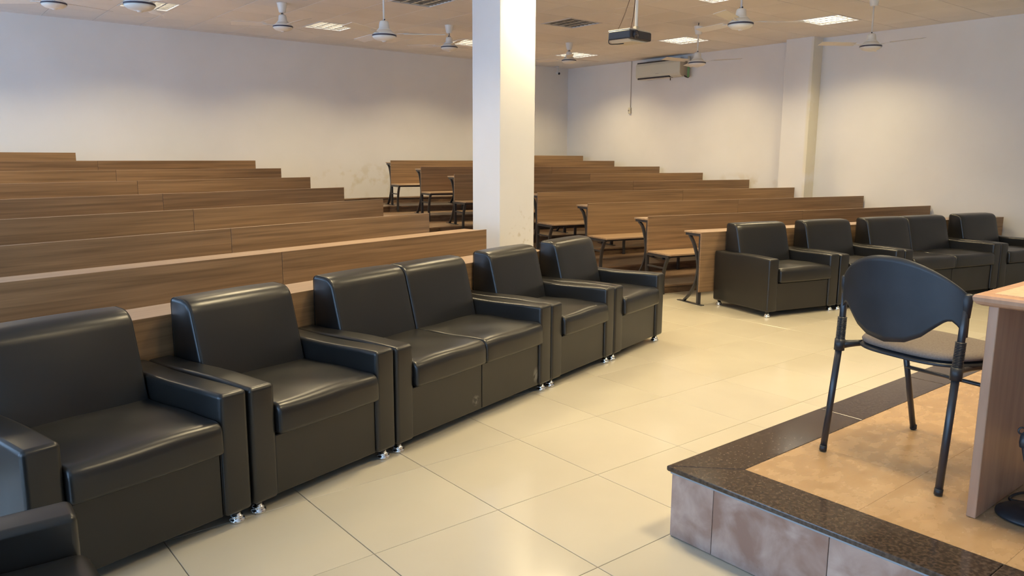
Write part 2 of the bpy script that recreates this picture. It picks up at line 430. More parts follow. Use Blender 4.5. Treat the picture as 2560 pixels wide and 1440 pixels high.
# ------------------------------------------------------------------ raised tiers (chevron steps)
TH_L, D_L, P_L = R_(12.89), 1.503, .883
TH_R, D_R, P_R = R_(-11.76), 3.366, .940
HR = .0957
nL = Vector((-math.sin(TH_L), math.cos(TH_L))); tL = Vector((math.cos(TH_L), math.sin(TH_L)))
nR = Vector((-math.sin(TH_R), math.cos(TH_R))); tR = Vector((math.cos(TH_R), math.sin(TH_R)))
for k in range(1, 9):
    dl = D_L+k*P_L-.22; dr = D_R+k*P_R-.22
    yl = lambda x: (dl-nL.x*x)/nL.y
    yr = lambda x: (dr-nR.x*x)/nR.y
    xa = (dr/nR.y-dl/nL.y)/((-nL.x/nL.y)+(nR.x/nR.y))
    pts = []
    if yl(xa) < YB:
        pts = [(XL, yl(XL)), (xa, yl(xa)), (XR, yr(XR))]
        poly = pts + [(XR, YB), (XL, YB)]
        polys = [poly]
    else:
        xl = (dl-nL.y*YB)/nL.x; xr = (dr-nR.y*YB)/nR.x
        polys = [[(XL, yl(XL)), (xl, YB), (XL, YB)]]
        if xr < XR: polys.append([(xr, YB), (XR, yr(XR)), (XR, YB)])
    for poly in polys:
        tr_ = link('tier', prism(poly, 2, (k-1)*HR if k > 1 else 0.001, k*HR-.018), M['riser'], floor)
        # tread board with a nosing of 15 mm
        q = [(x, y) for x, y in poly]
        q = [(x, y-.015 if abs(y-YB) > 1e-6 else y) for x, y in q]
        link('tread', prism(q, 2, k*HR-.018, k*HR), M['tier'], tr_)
top = 7*HR
bb = link('baseboard_back', mbox((-.9, YB-.014, top), (8.1, YB, top+.078)), M['base_wood']); tag(bb, kind='structure')

# ------------------------------------------------------------------ lecture benches
def panel_mesh(L, z0, z1):   # upright back panel, front face at y=0
    return mbox((0, 0, z0), (L, .018, z1), .0015, 1)
def frame_part(parent, x, front, dz=0):
    fr = link('side_frame', mbox((x-.018, .019, .006), (x+.018, .047, .722)), M['iron'], parent)
    link('foot_bar', mbox((x-.022, -.035, 0), (x+.022, .345, .007)), M['iron'], fr)
    link('desk_bracket', mbox((x-.016, .019, .706-dz), (x+.016, .255, .733-dz)), M['iron'], fr)
    pts = bez([(x, .205, .708-dz), (x, .135, .62), (x, .075, .48), (x, .060, .35), (x, .095, .21), (x, .175, .09), (x, .262, .005)], 5)
    link('curved_brace', mtube(pts, .01, prof=(.034, .018)), M['iron'], fr)
    if not front:
        link('seat_bracket', mbox((x-.016, -.36, .316), (x+.016, .019, .343)), M['iron'], fr)
        pts = bez([(x, -.335, .318), (x, -.285, .20), (x, -.262, .07), (x, -.268, -HR+.002)], 5)
        link('front_leg', mtube(pts, .01, prof=(.034, .02)), M['iron'], fr)
        link('seat_brace', mbox((x-.012, -.285, .19), (x+.012, .03, .206)), M['iron'], fr)
def bench(L, front, name, label, cat, group, loc, rz, dz=0):
    t = empty(name, loc, rz, label, cat, group)
    z0 = .136 if front else .335
    link('back_panel' if not front else 'front_panel', panel_mesh(L, z0, .75), M['wood'], t)
    link('desk_board', mbox((0, .019, .733-dz), (L, .27, .75-dz), .0015, 1), M['wood_top'], t)
    link('edge_band', mbox((0, -.0006, .7478), (L, .0186, .7506)), M['wood_top'], t)
    if not front: link('seat_board', mbox((.004, -.40, .344), (L-.004, -.001, .364), .003, 1), M['wood_top'], t)
    for x in (.025, L/2, L-.025): frame_part(t, x, front, dz)
    if not front:
        link('seat_rail', mbox((.03, -.34, .318), (L-.03, -.31, .343)), M['iron'], t)
    return t
proto = {}
def place(L, front, dz, name, label, cat, group, loc, rz):
    k = (round(L, 3), front, dz)
    if k not in proto: proto[k] = bench(L, front, name, label, cat, group, loc, rz, dz); return proto[k]
    return dup(proto[k], loc, rz, label, group)
ORD = ['front', 'second', 'third', 'fourth', 'fifth', 'sixth', 'seventh', 'eighth', 'ninth']
GAP = .0025
# left block: right ends at x=2.86
LL = 2.18
for k in range(0, 9):
    if k == 0: th, d, xe = R_(15.1), 1.405, 2.80
    else: th, d, xe = TH_L, D_L+k*P_L, (2.89 if k == 1 else 2.86)
    n = Vector((-math.sin(th), math.cos(th))); t = Vector((math.cos(th), math.sin(th)))
    if k == 8: xe = .66
    end = Vector((xe, (d-n.x*xe)/n.y))
    for m in range(1 if k == 8 else 2):
        p = end - t*((m+1)*LL + m*GAP)
        where = 'aisle-side' if m == 0 else 'outer'
        rown = ORD[k]
        if k == 0: lab = 'wooden %s writing desk directly behind the nearer sofa row, no seat on it' % ('aisle-side' if m == 0 else 'leftmost')
        elif k == 8: lab = 'short topmost wooden bench against the far wall of the left block'
        else: lab = 'wooden bench with desk shelf, %s unit of the left block, %s row from the front' % (where, rown)
        nm = 'writing_desk' if k == 0 else 'lecture_bench'
        place(LL, k == 0, 0 if k == 0 else (.010 if k == 1 else .030), nm, lab, 'desk' if k == 0 else 'bench', 'front desks' if k == 0 else 'lecture benches in the left block', (p.x, p.y, k*HR), th)
# right block
RR = {0: (5.064, 10.03), 1: (5.30, 10.09), 2: (5.30, 10.08), 3: (5.32, 9.85), 4: (5.32, 10.0), 5: (5.33, 10.0), 6: (5.35, 9.97), 7: (5.36, 9.80), 8: (7.62, 9.87)}
for k in range(0, 9):
    d = D_R+k*P_R; x0, x1 = RR[k]
    Lt = (x1-x0)/tR.x; start = Vector((x0, (d-nR.x*x0)/nR.y))
    # aisle units are 2.40 m, wall-side units take the rest
    segs = [(0, 2.40), (2.40+GAP, Lt)] if k < 8 else [(0, Lt)]
    for m, (a, b) in enumerate(segs):
        p = start + tR*a; L_ = 2.40 if (m == 0 and k < 8) else (b-a)
        where = 'aisle-side' if m == 0 else 'wall-side'
        if k == 0: lab = 'wooden %s writing desk directly behind the farther sofa row, no seat on it' % where
        elif k == 8: lab = 'short topmost wooden bench in the far right corner of the hall'
        else: lab = 'wooden bench with desk shelf, %s unit of the right block, %s row from the front' % (where, ORD[k])
        nm = 'writing_desk' if k == 0 else 'lecture_bench'
        place(L_, k == 0, 0 if k < 1 else .030, nm, lab, 'desk' if k == 0 else 'bench', 'front desks' if k == 0 else 'lecture benches in the right block', (p.x, p.y, k*HR), TH_R)

# ------------------------------------------------------------------ sofas
def sofa(w, D, label, group, loc, rz, seats=1, wn='armchair', aw=.125):
    t = empty(wn, loc, rz, label, 'armchair' if seats == 1 else 'sofa', group)
    hw = w/2; z0 = .055; AH = .565
    lt = M['leather']
    def armw(s):
        def f(q):
            x, y, z = q
            if z > AH-.03: z += .004*math.sin(y*9+s)
            return (x, y, z)
        return f
    for s in (-1, 1):
        a, b = (-hw, -hw+aw) if s < 0 else (hw-aw, hw)
        link('arm', rbox((a, 0, z0), (b, D, AH), .020, 3, (2, 6, 4), armw(s)), lt, t)
    iw = hw-aw
    link('base', mbox((-iw+.001, .018, z0+.002), (iw-.001, D-.01, .325), .006, 2), lt, t)
    cw = 2*iw/seats
    for k in range(seats):
        a = -iw+k*cw+.002; b = a+cw-.004; cx = (a+b)/2; hc = (b-a)/2
        def cush(q, cx=cx, hc=hc):
            x, y, z = q; u = (x-cx)/hc; v = (y-.25)/.29
            if z > .40:
                z += .015*(1-u*u)*(1-max(-1, min(1, v))**2) + .0025*math.sin(x*13+y*17)
            if y < .1: y += -.008*(1-u*u)
            return (x, y, z)
        pf = densify(rounded_poly([(-.024, .332, .020), (-.020, .468, .055), (.54, .462, .02), (.54, .332, .01)]), .05)
        link('seat_cushion', loft(pf, a, b, .016, 12, cush, 4), lt, t)
        zt = .843; yb = D-.012
        def backw(q, cx=cx, hc=hc):
            x, y, z = q; u = (x-cx)/hc
            f = max(0, min(1, (z-.42)/(zt-.42)))
            if y < yb-.05: y -= .012*(1-u*u)*math.sin(PI*f)
            if z > zt-.06: z += .004*(1-u*u)
            return (x, y, z)
        pf = densify(rounded_poly([(.50, .40, 0), (yb-.150, zt-.008, .085), (yb, zt, .035), (yb, .40, 0)], 8), .06)
        bk = link('backrest', loft(pf, a, b, .020, 10, backw, 4), lt, t)
        if k == 0 or k == seats-1:
            for s in ((-1, 1) if seats == 1 else ((-1,) if k == 0 else (1,))):
                xx = a+.008 if s < 0 else b-.008
                link('piping', mtube([(xx, y_+(.004 if y_ < yb-.03 else 0), z_-.003) for y_, z_ in pf if z_ > .5], .0022, 5), M['seam'], bk)
    # lower back board behind the cushion
    link('back_board', mbox((-iw+.001, D-.12, .325), (iw-.001, D-.008, .52), .008, 1), lt, t)
    # seam lines where the front panel meets the arms
    for s in (-1, 1):
        link('seam', mtube([(s*(iw+.0), .017, z0+.01), (s*iw, .017, .325)], .0022, 6), M['seam'], t)
    if seats == 2:
        link('seam', mtube([(0, .0165, z0+.01), (0, .0165, .325)], .002, 6), M['seam'], t)
    prof = [(0, 0), (.031, 0), (.033, .004), (.031, .014), (.024, .018), (.026, .024), (.024, .030), (.017, .034), (.017, .056), (0, .056)]
    for sx in (-1, 1):
        for y in (.048, D-.05):
            link('foot', mlathe(prof, 20, (sx*(hw-.048), y, 0)), M['chrome'], t)
    return t
M['leather_scuffed'] = M['leather'].copy()
add_stain_or_tint(M['leather_scuffed'], 1.79, .130, .030, .055, 0, (.17, .165, .15), .38, 30)
add_stain_or_tint(M['leather_scuffed'], 1.20, .120, .035, .035, 0, (.15, .145, .135), .40, 45)
def row(x0, y0, ang, items, D, g, widths, gap=.010):
    d = Vector((math.cos(ang), math.sin(ang))); p = Vector((x0, y0)); protos = {}
    for kind, lab, da in items:
        w = widths[kind]; c = p + d*(w/2)
        if kind not in protos: o = sofa(w, D, lab, g, (c.x, c.y, 0), ang+R_(da), seats=2 if kind == 'l' else 1, wn='loveseat' if kind == 'l' else 'armchair'); protos[kind] = o
        else: o = dup(protos[kind], (c.x, c.y, 0), ang+R_(da), lab, g)
        if 'scuff' in lab:
            for c_ in o.children:
                if c_.name.startswith('base'):
                    c_.data = c_.data.copy(); c_.data.materials[0] = M['leather_scuffed']; c_['label'] = 'lower front panel with two pale scuff marks'
        p += d*(w+gap)
row(-1.063, .341, R_(15.25), [
    ('a', 'black leather armchair nearest the camera, leftmost in the nearer row', -.3),
    ('a', 'black leather armchair between the leftmost armchair and the nearer two-seat sofa', .1),
    ('l', 'black leather two-seat sofa with scuff marks on its front, in the nearer row', 0),
    ('a', 'black leather armchair right next to the nearer two-seat sofa, in front of the pillar', -.2),
    ('a', 'black leather armchair at the aisle end of the nearer row, beside the steps', .2)], .775, 'sofas in the nearer row', {'a': .838, 'l': 1.42})
row(5.05, 1.583, R_(-13.6), [
    ('a', 'black leather armchair at the aisle end of the farther row, its whole side showing', .4),
    ('a', 'black leather armchair second from the aisle in the farther row, behind the plastic chair', -.1),
    ('l', 'black leather two-seat sofa in the farther row under the end of the long benches', 0),
    ('a', 'black leather armchair at the far right of the farther row, cut by the picture edge', .1)], .775, 'sofas in the farther row', {'a': .915, 'l': 1.56})
# armchair turned sideways at the lower left edge: it faces +x
sofa(.845, .80, 'black leather armchair turned sideways in the lower left corner, only arm and seat showing', None, (-1.014, -.563, 0), R_(90-1.5))

# ------------------------------------------------------------------ platform
PX, PY, PZ = 1.0, -.606, .295
PE = 6.6; PS = -3.9
plat = empty('platform', (PX, PY, 0)); tag(plat, 'low stone-tiled stage platform with dark granite edging, lower right', 'platform')
def prel(me, name, m, parent=plat):
    o = link(name, me, m, parent); o.location = (-PX, -PY, 0) if parent is plat else (0, 0, 0); return o
core = prel(mbox((PX+.009, PS, .002), (PE, PY-.009, PZ-.022)), 'core', M['plat_grout'])
g2 = .0015
# face tiles on the -x side
fy = [PY, -.806, -1.267, -1.728, -2.189, -2.65, -3.111, -3.572, PS]
for a, b in zip(fy, fy[1:]): prel(mbox((PX, b+g2, .003), (PX+.009, a-g2, PZ-.031), .001, 1), 'tile', M['face_tile'])
fx = [PX+.009, 1.46, 1.92, 2.38, 2.84, 3.30, 3.76, 4.22, 4.68, 5.14, 5.6, 6.06, PE]
for a, b in zip(fx, fx[1:]): prel(mbox((a+g2, PY-.009, .003), (b-g2, PY, PZ-.024), .001, 1), 'tile', M['face_tile'])
# granite edging with mitred corner and rounded nosing
gw = .215; ov = .016
def slab(poly): return prism(poly, 2, PZ-.020, PZ, .004, 2)
ex0, ey0 = PX-ov, PY+ov; ix, iy = ex0+gw, ey0-gw
xs = [ex0, 2.125, 3.04, 3.95, 4.86, 5.77, PE]
for n_, (a, b) in enumerate(zip(xs, xs[1:])):
    poly = [(a+.001 if n_ else ex0+.001, ey0), (b-.001, ey0), (b-.001, iy), ((a+.001) if n_ else ix+.001, iy)]
    prel(slab(poly), 'edging_slab', M['granite'])
ysl = [ey0, -1.713, -2.62, PS]
for n_, (a, b) in enumerate(zip(ysl, ysl[1:])):
    poly = [(ex0, a-.001 if n_ else ey0-.002), (ix, (a-.001) if n_ else iy-.002), (ix, b+.001), (ex0, b+.001)]
    prel(slab(poly), 'edging_slab', M['granite'])
o = prel(mbox((PX-.005, PS, PZ-.031), (PX+.004, PY+.004, PZ-.0205), .0015, 1), 'edge_strip', M['granite_lip']); o['label'] = 'pale bluish metal strip under the granite edging'
# top tiles
ct = .4555
for i in range(12):
    for j in range(7):
        a = (ix+i*ct+.0002, iy-(j+1)*ct+.0002); b = (ix+(i+1)*ct-.0002, iy-j*ct-.0002)
        a = (a[0], max(a[1], PS)); b = (min(b[0], PE), b[1])
        if b[0]-a[0] > .02 and b[1]-a[1] > .02: prel(mbox((*a, PZ-.022), (*b, PZ-.001), .0004, 1), 'tile', M['plat_tile'])

# ------------------------------------------------------------------ plastic-back chair on the platform
ch = empty('visitor_chair', (1.60, -1.14, PZ+.003)); tag(ch, 'black plastic-back chair with grey-brown padded seat on the stone platform', 'chair')
f = Vector((.98, -.20, 0)).normalized(); s = Vector((.20, .98, 0)).normalized()
O = Vector((1.60, -1.14, 0))
A = Vector((1.62, -.893, 0))-O; Cc = Vector((1.547, -1.38, 0))-O; B = Vector((2.186, -1.009, 0))-O; D_ = Vector((2.12, -1.472, 0))-O
Z = Vector((0, 0, 1))
def cpart(name, me, m): return link(name, me, m, ch)
posts = {}
for nm, F, jx, tx in (('A', A, .052, .062), ('C', Cc, .034, .052)):
    J = F+f*jx+Z*.46; Tp = F+f*tx+Z*.725
    posts[nm] = (J, Tp)
    cpart('leg', mtube([F, F+(J-F)*.5, J], .0135, 14), M['steel_black'])
    cpart('back_post', mtube([J, J+(Tp-J)*.5, Tp], .0130, 14), M['steel_black'])
    # ribbed rubber sleeve above the joint
    bm = bmesh.new(); d = (Tp-J); nrib = 17
    pp = []; rr = []
    for q in range(nrib*2+1):
        tq = .03+.36*q/(nrib*2); pp.append(J+d*tq); rr.append(.0190 if q % 2 else .0165)
    tube(bm, pp, rr, 16); cpart('ribbed_sleeve', finish(bm, False), M['black_plastic'])
    cpart('foot_cap', mtube([F+Z*0, F+Z*.022+f*.002], .0150, 14), M['black_plastic'])
for nm, F, src in (('B', B, A), ('D', D_, Cc)):
    K = src+f*.46+Z*.425
    cpart('leg', mtube([F, F+(K-F)*.55, K], .0125, 14), M['steel_black'])
    cpart('foot_cap', mtube([F, F+Z*.02], .0145, 14), M['black_plastic'])
    # side rail from rear joint to front leg
    J = posts['A' if nm == 'B' else 'C'][0]
    inward = (-s if nm == 'B' else s)
    cpart('side_rail', mtube(bez([J-Z*.02, J+f*.07+inward*.02-Z*.012, J+f*.22+inward*.028-Z*.02, K-Z*.0], 6), .0115, 10), M['steel_black'])
    cpart('joint_collar', mtube([J-Z*.035-f*.002, J+Z*.012], .0205, 16), M['black_plastic'])
    cpart('seat_arm', mtube([J-Z*.01, J+f*.055+inward*.02-Z*.008, J+f*.10+inward*.05-Z*.004], [.017, .013, .012], 12), M['black_plastic'])
KB = A+f*.49+Z*.30; KD = Cc+f*.49+Z*.30
cpart('crossbar', mtube([KB, KD], .0085, 10), M['steel_black'])
# seat: padded rounded-square
sc_ = (A+Cc)/2+f*.285; SW, SD = .240, .235
def seat_me(zc, zt, grow, crown):
    bm = bmesh.new(); rings = []
    n = 48
    prof = [(0.0, zc), (.9, zc), (1.0, zc+(zt-zc)*.25), (1.01, zc+(zt-zc)*.5), (.975, zc+(zt-zc)*.85), (.88, zt), (.6, zt+crown*.6), (.3, zt+crown*.9), (0, zt+crown)]
    for r, z in prof:
        if r < 1e-5: rings.append([bm.verts.new(sc_+Z*z)]); continue
        ring = []
        for k in range(n):
            a = 2*PI*k/n; c_, s_ = math.cos(a), math.sin(a); e = 2/3.2
            u = (abs(c_)**e)*(1 if c_ > 0 else -1)*(SW+grow)*r; v = (abs(s_)**e)*(1 if s_ > 0 else -1)*(SD+grow)*r
            u *= 1-.06*max(0, -v/SD)
            droop = -.018*max(0, v/SD)**2 if r > .5 else 0
            ring.append(bm.verts.new(sc_+s*u+f*v+Z*(z+droop+.012*(u/SW)**2*0)))
        rings.append(ring)
    for P_, Q in zip(rings, rings[1:]):
        for k in range(n):
            j = (k+1) % n
            if len(P_) == 1: bm.faces.new((P_[0], Q[k], Q[j]))
            elif len(Q) == 1: bm.faces.new((P_[k], P_[j], Q[0]))
            else: bm.faces.new((P_[k], P_[j], Q[j], Q[k]))
    return finish(bm, True)
cpart('seat_pan', seat_me(.446, .468, .006, .0), M['black_plastic'])
cpart('seat_pad', seat_me(.466, .498, .0, .014), M['seat_fabric'])
u0 = sc_-s*.10
bm = bmesh.new(); c0 = sc_-s*.06+Z*.416
box(bm, (-.03, -.05, -.0), (.03, .05, .030), .004, 1)
for v in bm.verts: v.co = c0 + s*v.co.x + f*v.co.y + Z*v.co.z
cpart('under_block', finish(bm), M['black_plastic'])
# backrest shell: curved sheet with a bulging middle, ends wrapping the posts
JA, TA = posts['A']; JC, TC = posts['C']
mid = (TA+TC)/2; half = (TA-TC).length/2+.012
def back_shell():
    NU, NV = 40, 14; bm = bmesh.new(); G = [[], []]
    ax = (TA-TC).normalized()
    for side in (0, 1):
        for i in range(NU+1):
            u = -1+2*i/NU; au = abs(u)
            # outline: top follows a broad arch, bottom a deep belly that leaves an opening next to the posts
            zt = .722 + .125*(1-au**2.1)**.85
            KN = [(0, .520), (.3, .533), (.5, .562), (.65, .600), (.78, .632), (.86, .634), (.93, .612), (1, .580)]
            for (a0, z0_), (a1, z1_) in zip(KN, KN[1:]):
                if a0 <= au <= a1+1e-9:
                    tt = (au-a0)/(a1-a0); zb = z0_+(z1_-z0_)*tt
            col = []
            for j in range(NV+1):
                v = j/NV; z = zb+(zt-zb)*v
                bulge = -.070*(1-u*u) - .012
                lean = -.05*(z-.60)*(1-u*u)*1.2
                th = .0045*(1 if side else -1)
                w = TC*0+(mid.xy.to_3d()) + ax.xy.to_3d()*(u*half) + f*(bulge+lean+th+.012*abs(u)**6) + Z*z
                col.append(bm.verts.new(w))
            G[side].append(col)
    for side in (0, 1):
        g_ = G[side]
        for i in range(NU):
            for j in range(NV): bm.faces.new((g_[i][j], g_[i+1][j], g_[i+1][j+1], g_[i][j+1]))
    for i in range(NU):
        bm.faces.new((G[0][i][0], G[0][i+1][0], G[1][i+1][0], G[1][i][0])); bm.faces.new((G[0][i][NV], G[0][i+1][NV], G[1][i+1][NV], G[1][i][NV]))
    for j in range(NV):
        bm.faces.new((G[0][0][j], G[0][0][j+1], G[1][0][j+1], G[1][0][j])); bm.faces.new((G[0][NU][j], G[0][NU][j+1], G[1][NU][j+1], G[1][NU][j]))
    return finish(bm, True)
cpart('backrest', back_shell(), M['black_plastic'])
for Jp, Tp in (posts['A'], posts['C']):
    cpart('post_socket', mtube([Tp-Z*.075, Tp-Z*.03, Tp+Z*.004, Tp+Z*.010], [.0145, .0175, .0185, .012], 16), M['black_plastic'])
o = cpart('screw', mlathe([(0, -.003), (.0045, -.003), (.0045, .0), (0, .001)], 12), M['chrome'])
o.location = mid.xy.to_3d()+ s*.10 + f*(-.070*.85-.022) + Z*.735; o.rotation_euler = (0, -PI/2, 0)

# ------------------------------------------------------------------ speaker's desk
dk = empty('speaker_desk', (1.45, -1.525, PZ)); tag(dk, 'light brown wooden speaker desk on the platform at the right picture edge', 'desk')
def dpart(name, lo, hi, m, bev=0, seg=2):
    return link(name, mbox(tuple(a-b for a, b in zip(lo, (1.45, -1.525, PZ))), tuple(a-b for a, b in zip(hi, (1.45, -1.525, PZ))), bev, seg), m, dk)
dpart('side_panel', (1.45, -1.540, PZ), (2.12, -1.510, 1.0275), M['desk_wood'], .002, 1)
dpart('side_panel', (1.45, -3.00, PZ), (2.12, -2.97, 1.0275), M['desk_wood'], .002, 1)
dpart('modesty_panel', (2.09, -2.969, PZ+.12), (2.12, -1.541, 1.0275), M['desk_wood'], .001, 1)
# moulded top: bevelled lower edge, pale inlay
bm = bmesh.new()
lo = (1.42, -3.03); hi = (2.16, -1.485)
prof = [(0.012, 1.028), (-.002, 1.034), (-.010, 1.044), (-.012, 1.056), (-.008, 1.064), (.004, 1.067), (.035, 1.067)]
rings = []
for off, z in prof:
    a = (lo[0]+off, lo[1]+off); b = (hi[0]-off, hi[1]-off)
    rings.append([bm.verts.new((x-1.45, y+1.525, z-PZ)) for x, y in ((a[0], a[1]), (b[0], a[1]), (b[0], b[1]), (a[0], b[1]))])
for P_, Q in zip(rings, rings[1:]):
    for k in range(4): bm.faces.new((P_[k], P_[(k+1) % 4], Q[(k+1) % 4], Q[k]))
bm.faces.new(rings[0][::-1]); bm.faces.new(rings[-1])
link('desktop', finish(bm), M['desk_wood'], dk)
dpart('inlay', (lo[0]+.035, lo[1]+.035, 1.0665), (hi[0]-.035, hi[1]-.035, 1.0682), M['desk_top'])

# ------------------------------------------------------------------ microphone stand under the desk
ms = empty('microphone_stand', (1.605, -1.650, PZ)); tag(ms, 'black table microphone stand with round base beneath the speaker desk', 'microphone stand')
link('base', mlathe([(0, 0), (.094, 0), (.100, .004), (.099, .012), (.085, .022), (.045, .028), (.020, .030), (.014, .034), (.014, .050), (0, .050)], 40), M['black_plastic'], ms)
ux = Vector((.72, -.69, 0))      # roughly across the view, to the right
pts = bez([(0, 0, .03), Vector((0, 0, .08)), Vector((0, 0, .14))-ux*.006, -ux*.030+Z*.20, -ux*.046+Z*.262], 6)
pts = [Vector(q) for q in pts]
link('gooseneck', mtube(pts, .0075, 12), M['iron'], ms)
topp = pts[-1]
link('clip_socket', mtube([topp-Z*.012, topp+Z*.004, topp+Z*.032+ux*.001], [.011, .0135, .0125], 14), M['iron'], ms)
ring = [topp+Z*.046-ux*.010+ux*(.011*math.cos(a))+Z*(.011*math.sin(a)) for a in [2*PI*k/18 for k in range(19)]]
link('ring', mtube(ring, .0032, 8), M['iron'], ms)
link('clip', mtube([topp+Z*.028, topp+Z*.034+ux*.018, topp+Z*.030+ux*.045], [.010, .011, .009], 10), M['iron'], ms)
link('clip_arm', mtube([topp+Z*.038+ux*.004, topp+Z*.048+ux*.016, topp+Z*.040+ux*.05], .003, 8), M['iron'], ms)
cb = link('microphone_cable', mtube(bez([(1.715, -1.60, PZ+.005), (1.70, -1.560, PZ+.006), (1.75, -1.556, PZ+.006), (1.80, -1.57, PZ+.006), (1.86, -1.61, PZ+.005), (1.92, -1.70, PZ+.005)], 6), .0045, 8), M['black_plastic'])
tag(cb, 'short black cable lying behind the microphone stand base', 'cable')

# ------------------------------------------------------------------ ceiling light fixtures
def fixture(on, loc, label, group):
    t = empty('ceiling_light', loc, 0, label, 'ceiling light', group)
    h = .298; bm = bmesh.new()
    for a, b in (((-h, -h), (h, -h+.022)), ((-h, h-.022), (h, h)), ((-h, -h+.022), (-h+.022, h-.022)), ((h-.022, -h+.022), (h, h-.022))): box(bm, (*a, -.004), (*b, .012))
    link('frame', finish(bm), M['frame_white'], t)
    bm = bmesh.new(); q = h-.022
    for a, b in (((-q, -q), (q, -q+.004)), ((-q, q-.004), (q, q)), ((-q, -q+.004), (-q+.004, q-.004)), ((q-.004, -q+.004), (q, q-.004))): box(bm, (*a, .012), (*b, .110))
    box(bm, (-q, -q, .106), (q, q, .112)); link('housing', finish(bm), M['alu'], t)
    bm = bmesh.new()                             # parabolic louvre grid
    for k in range(1, 4):
        x = -q+2*q*k/4; w = .012
        vs = [(x-w, -q+.005, .0), (x+w, -q+.005, .0), (x+.0015, -q+.005, .038), (x-.0015, -q+.005, .038)]
        A_ = [bm.verts.new(v) for v in vs]; B_ = [bm.verts.new((v[0], q-.005, v[2])) for v in vs]
        bm.faces.new(A_); bm.faces.new(B_[::-1])
        for e in range(4): bm.faces.new((A_[e], B_[e], B_[(e+1) % 4], A_[(e+1) % 4]))
    for k in range(1, 7):
        y = -q+2*q*k/7; box(bm, (-q+.005, y-.006, .001), (q-.005, y+.006, .036))
    link('louvre', finish(bm), M['alu'], t)
    for k in range(4):
        x = -q+2*q*(k+.5)/4
        link('tube', mtube([(x, -q+.02, .075), (x, q-.02, .075)], .013, 10), M['tube_on' if on else 'tube_off'], t)
    return t
WHERE = {(1, 4): 'lit square ceiling light at upper left, partly behind a fan', (2, 4): 'lit square ceiling light over the left benches, beside a short-rod fan',
    (3, 4): 'lit square ceiling light partly hidden by the pillar', (4, 4): 'lit square ceiling light farthest back, behind a fan near the far corner',
    (2, 3): 'unlit square louvre light cut by the top picture edge, left of the pillar', (3, 3): 'unlit square louvre light between pillar and projector',
    (4, 3): 'lit square ceiling light in front of the air conditioner, beside a long-rod fan', (4, 2): 'lit square louvre light nearest the right wall, showing its grid',
    (3, 2): 'lit square louvre light cut by the top picture edge, right of the projector'}
COLN = ('leftmost', 'second', 'third', 'fourth', 'rightmost'); ROWN = ('by the front wall', 'over the stage front', 'over the sofas', 'over the middle benches', 'over the rear benches')
fx_ = {}
for i, x in enumerate(LX):
    for j, y in enumerate(LY):
        on = (i, j) not in OFF; lab = WHERE.get((i, j), '%s louvre ceiling light outside the picture, %s column, %s' % ('lit' if on else 'unlit', COLN[i], ROWN[j]))
        grp = 'louvre ceiling lights' if (i, j) in WHERE else 'ceiling lights outside the picture'
        loc = (x, y, H)
        if (i, j) == (4, 4): loc = (x-.03, y-.02, H)
        if on not in fx_: fx_[on] = fixture(on, loc, lab, grp)
        else: dup(fx_[on], loc, 0, lab, grp)

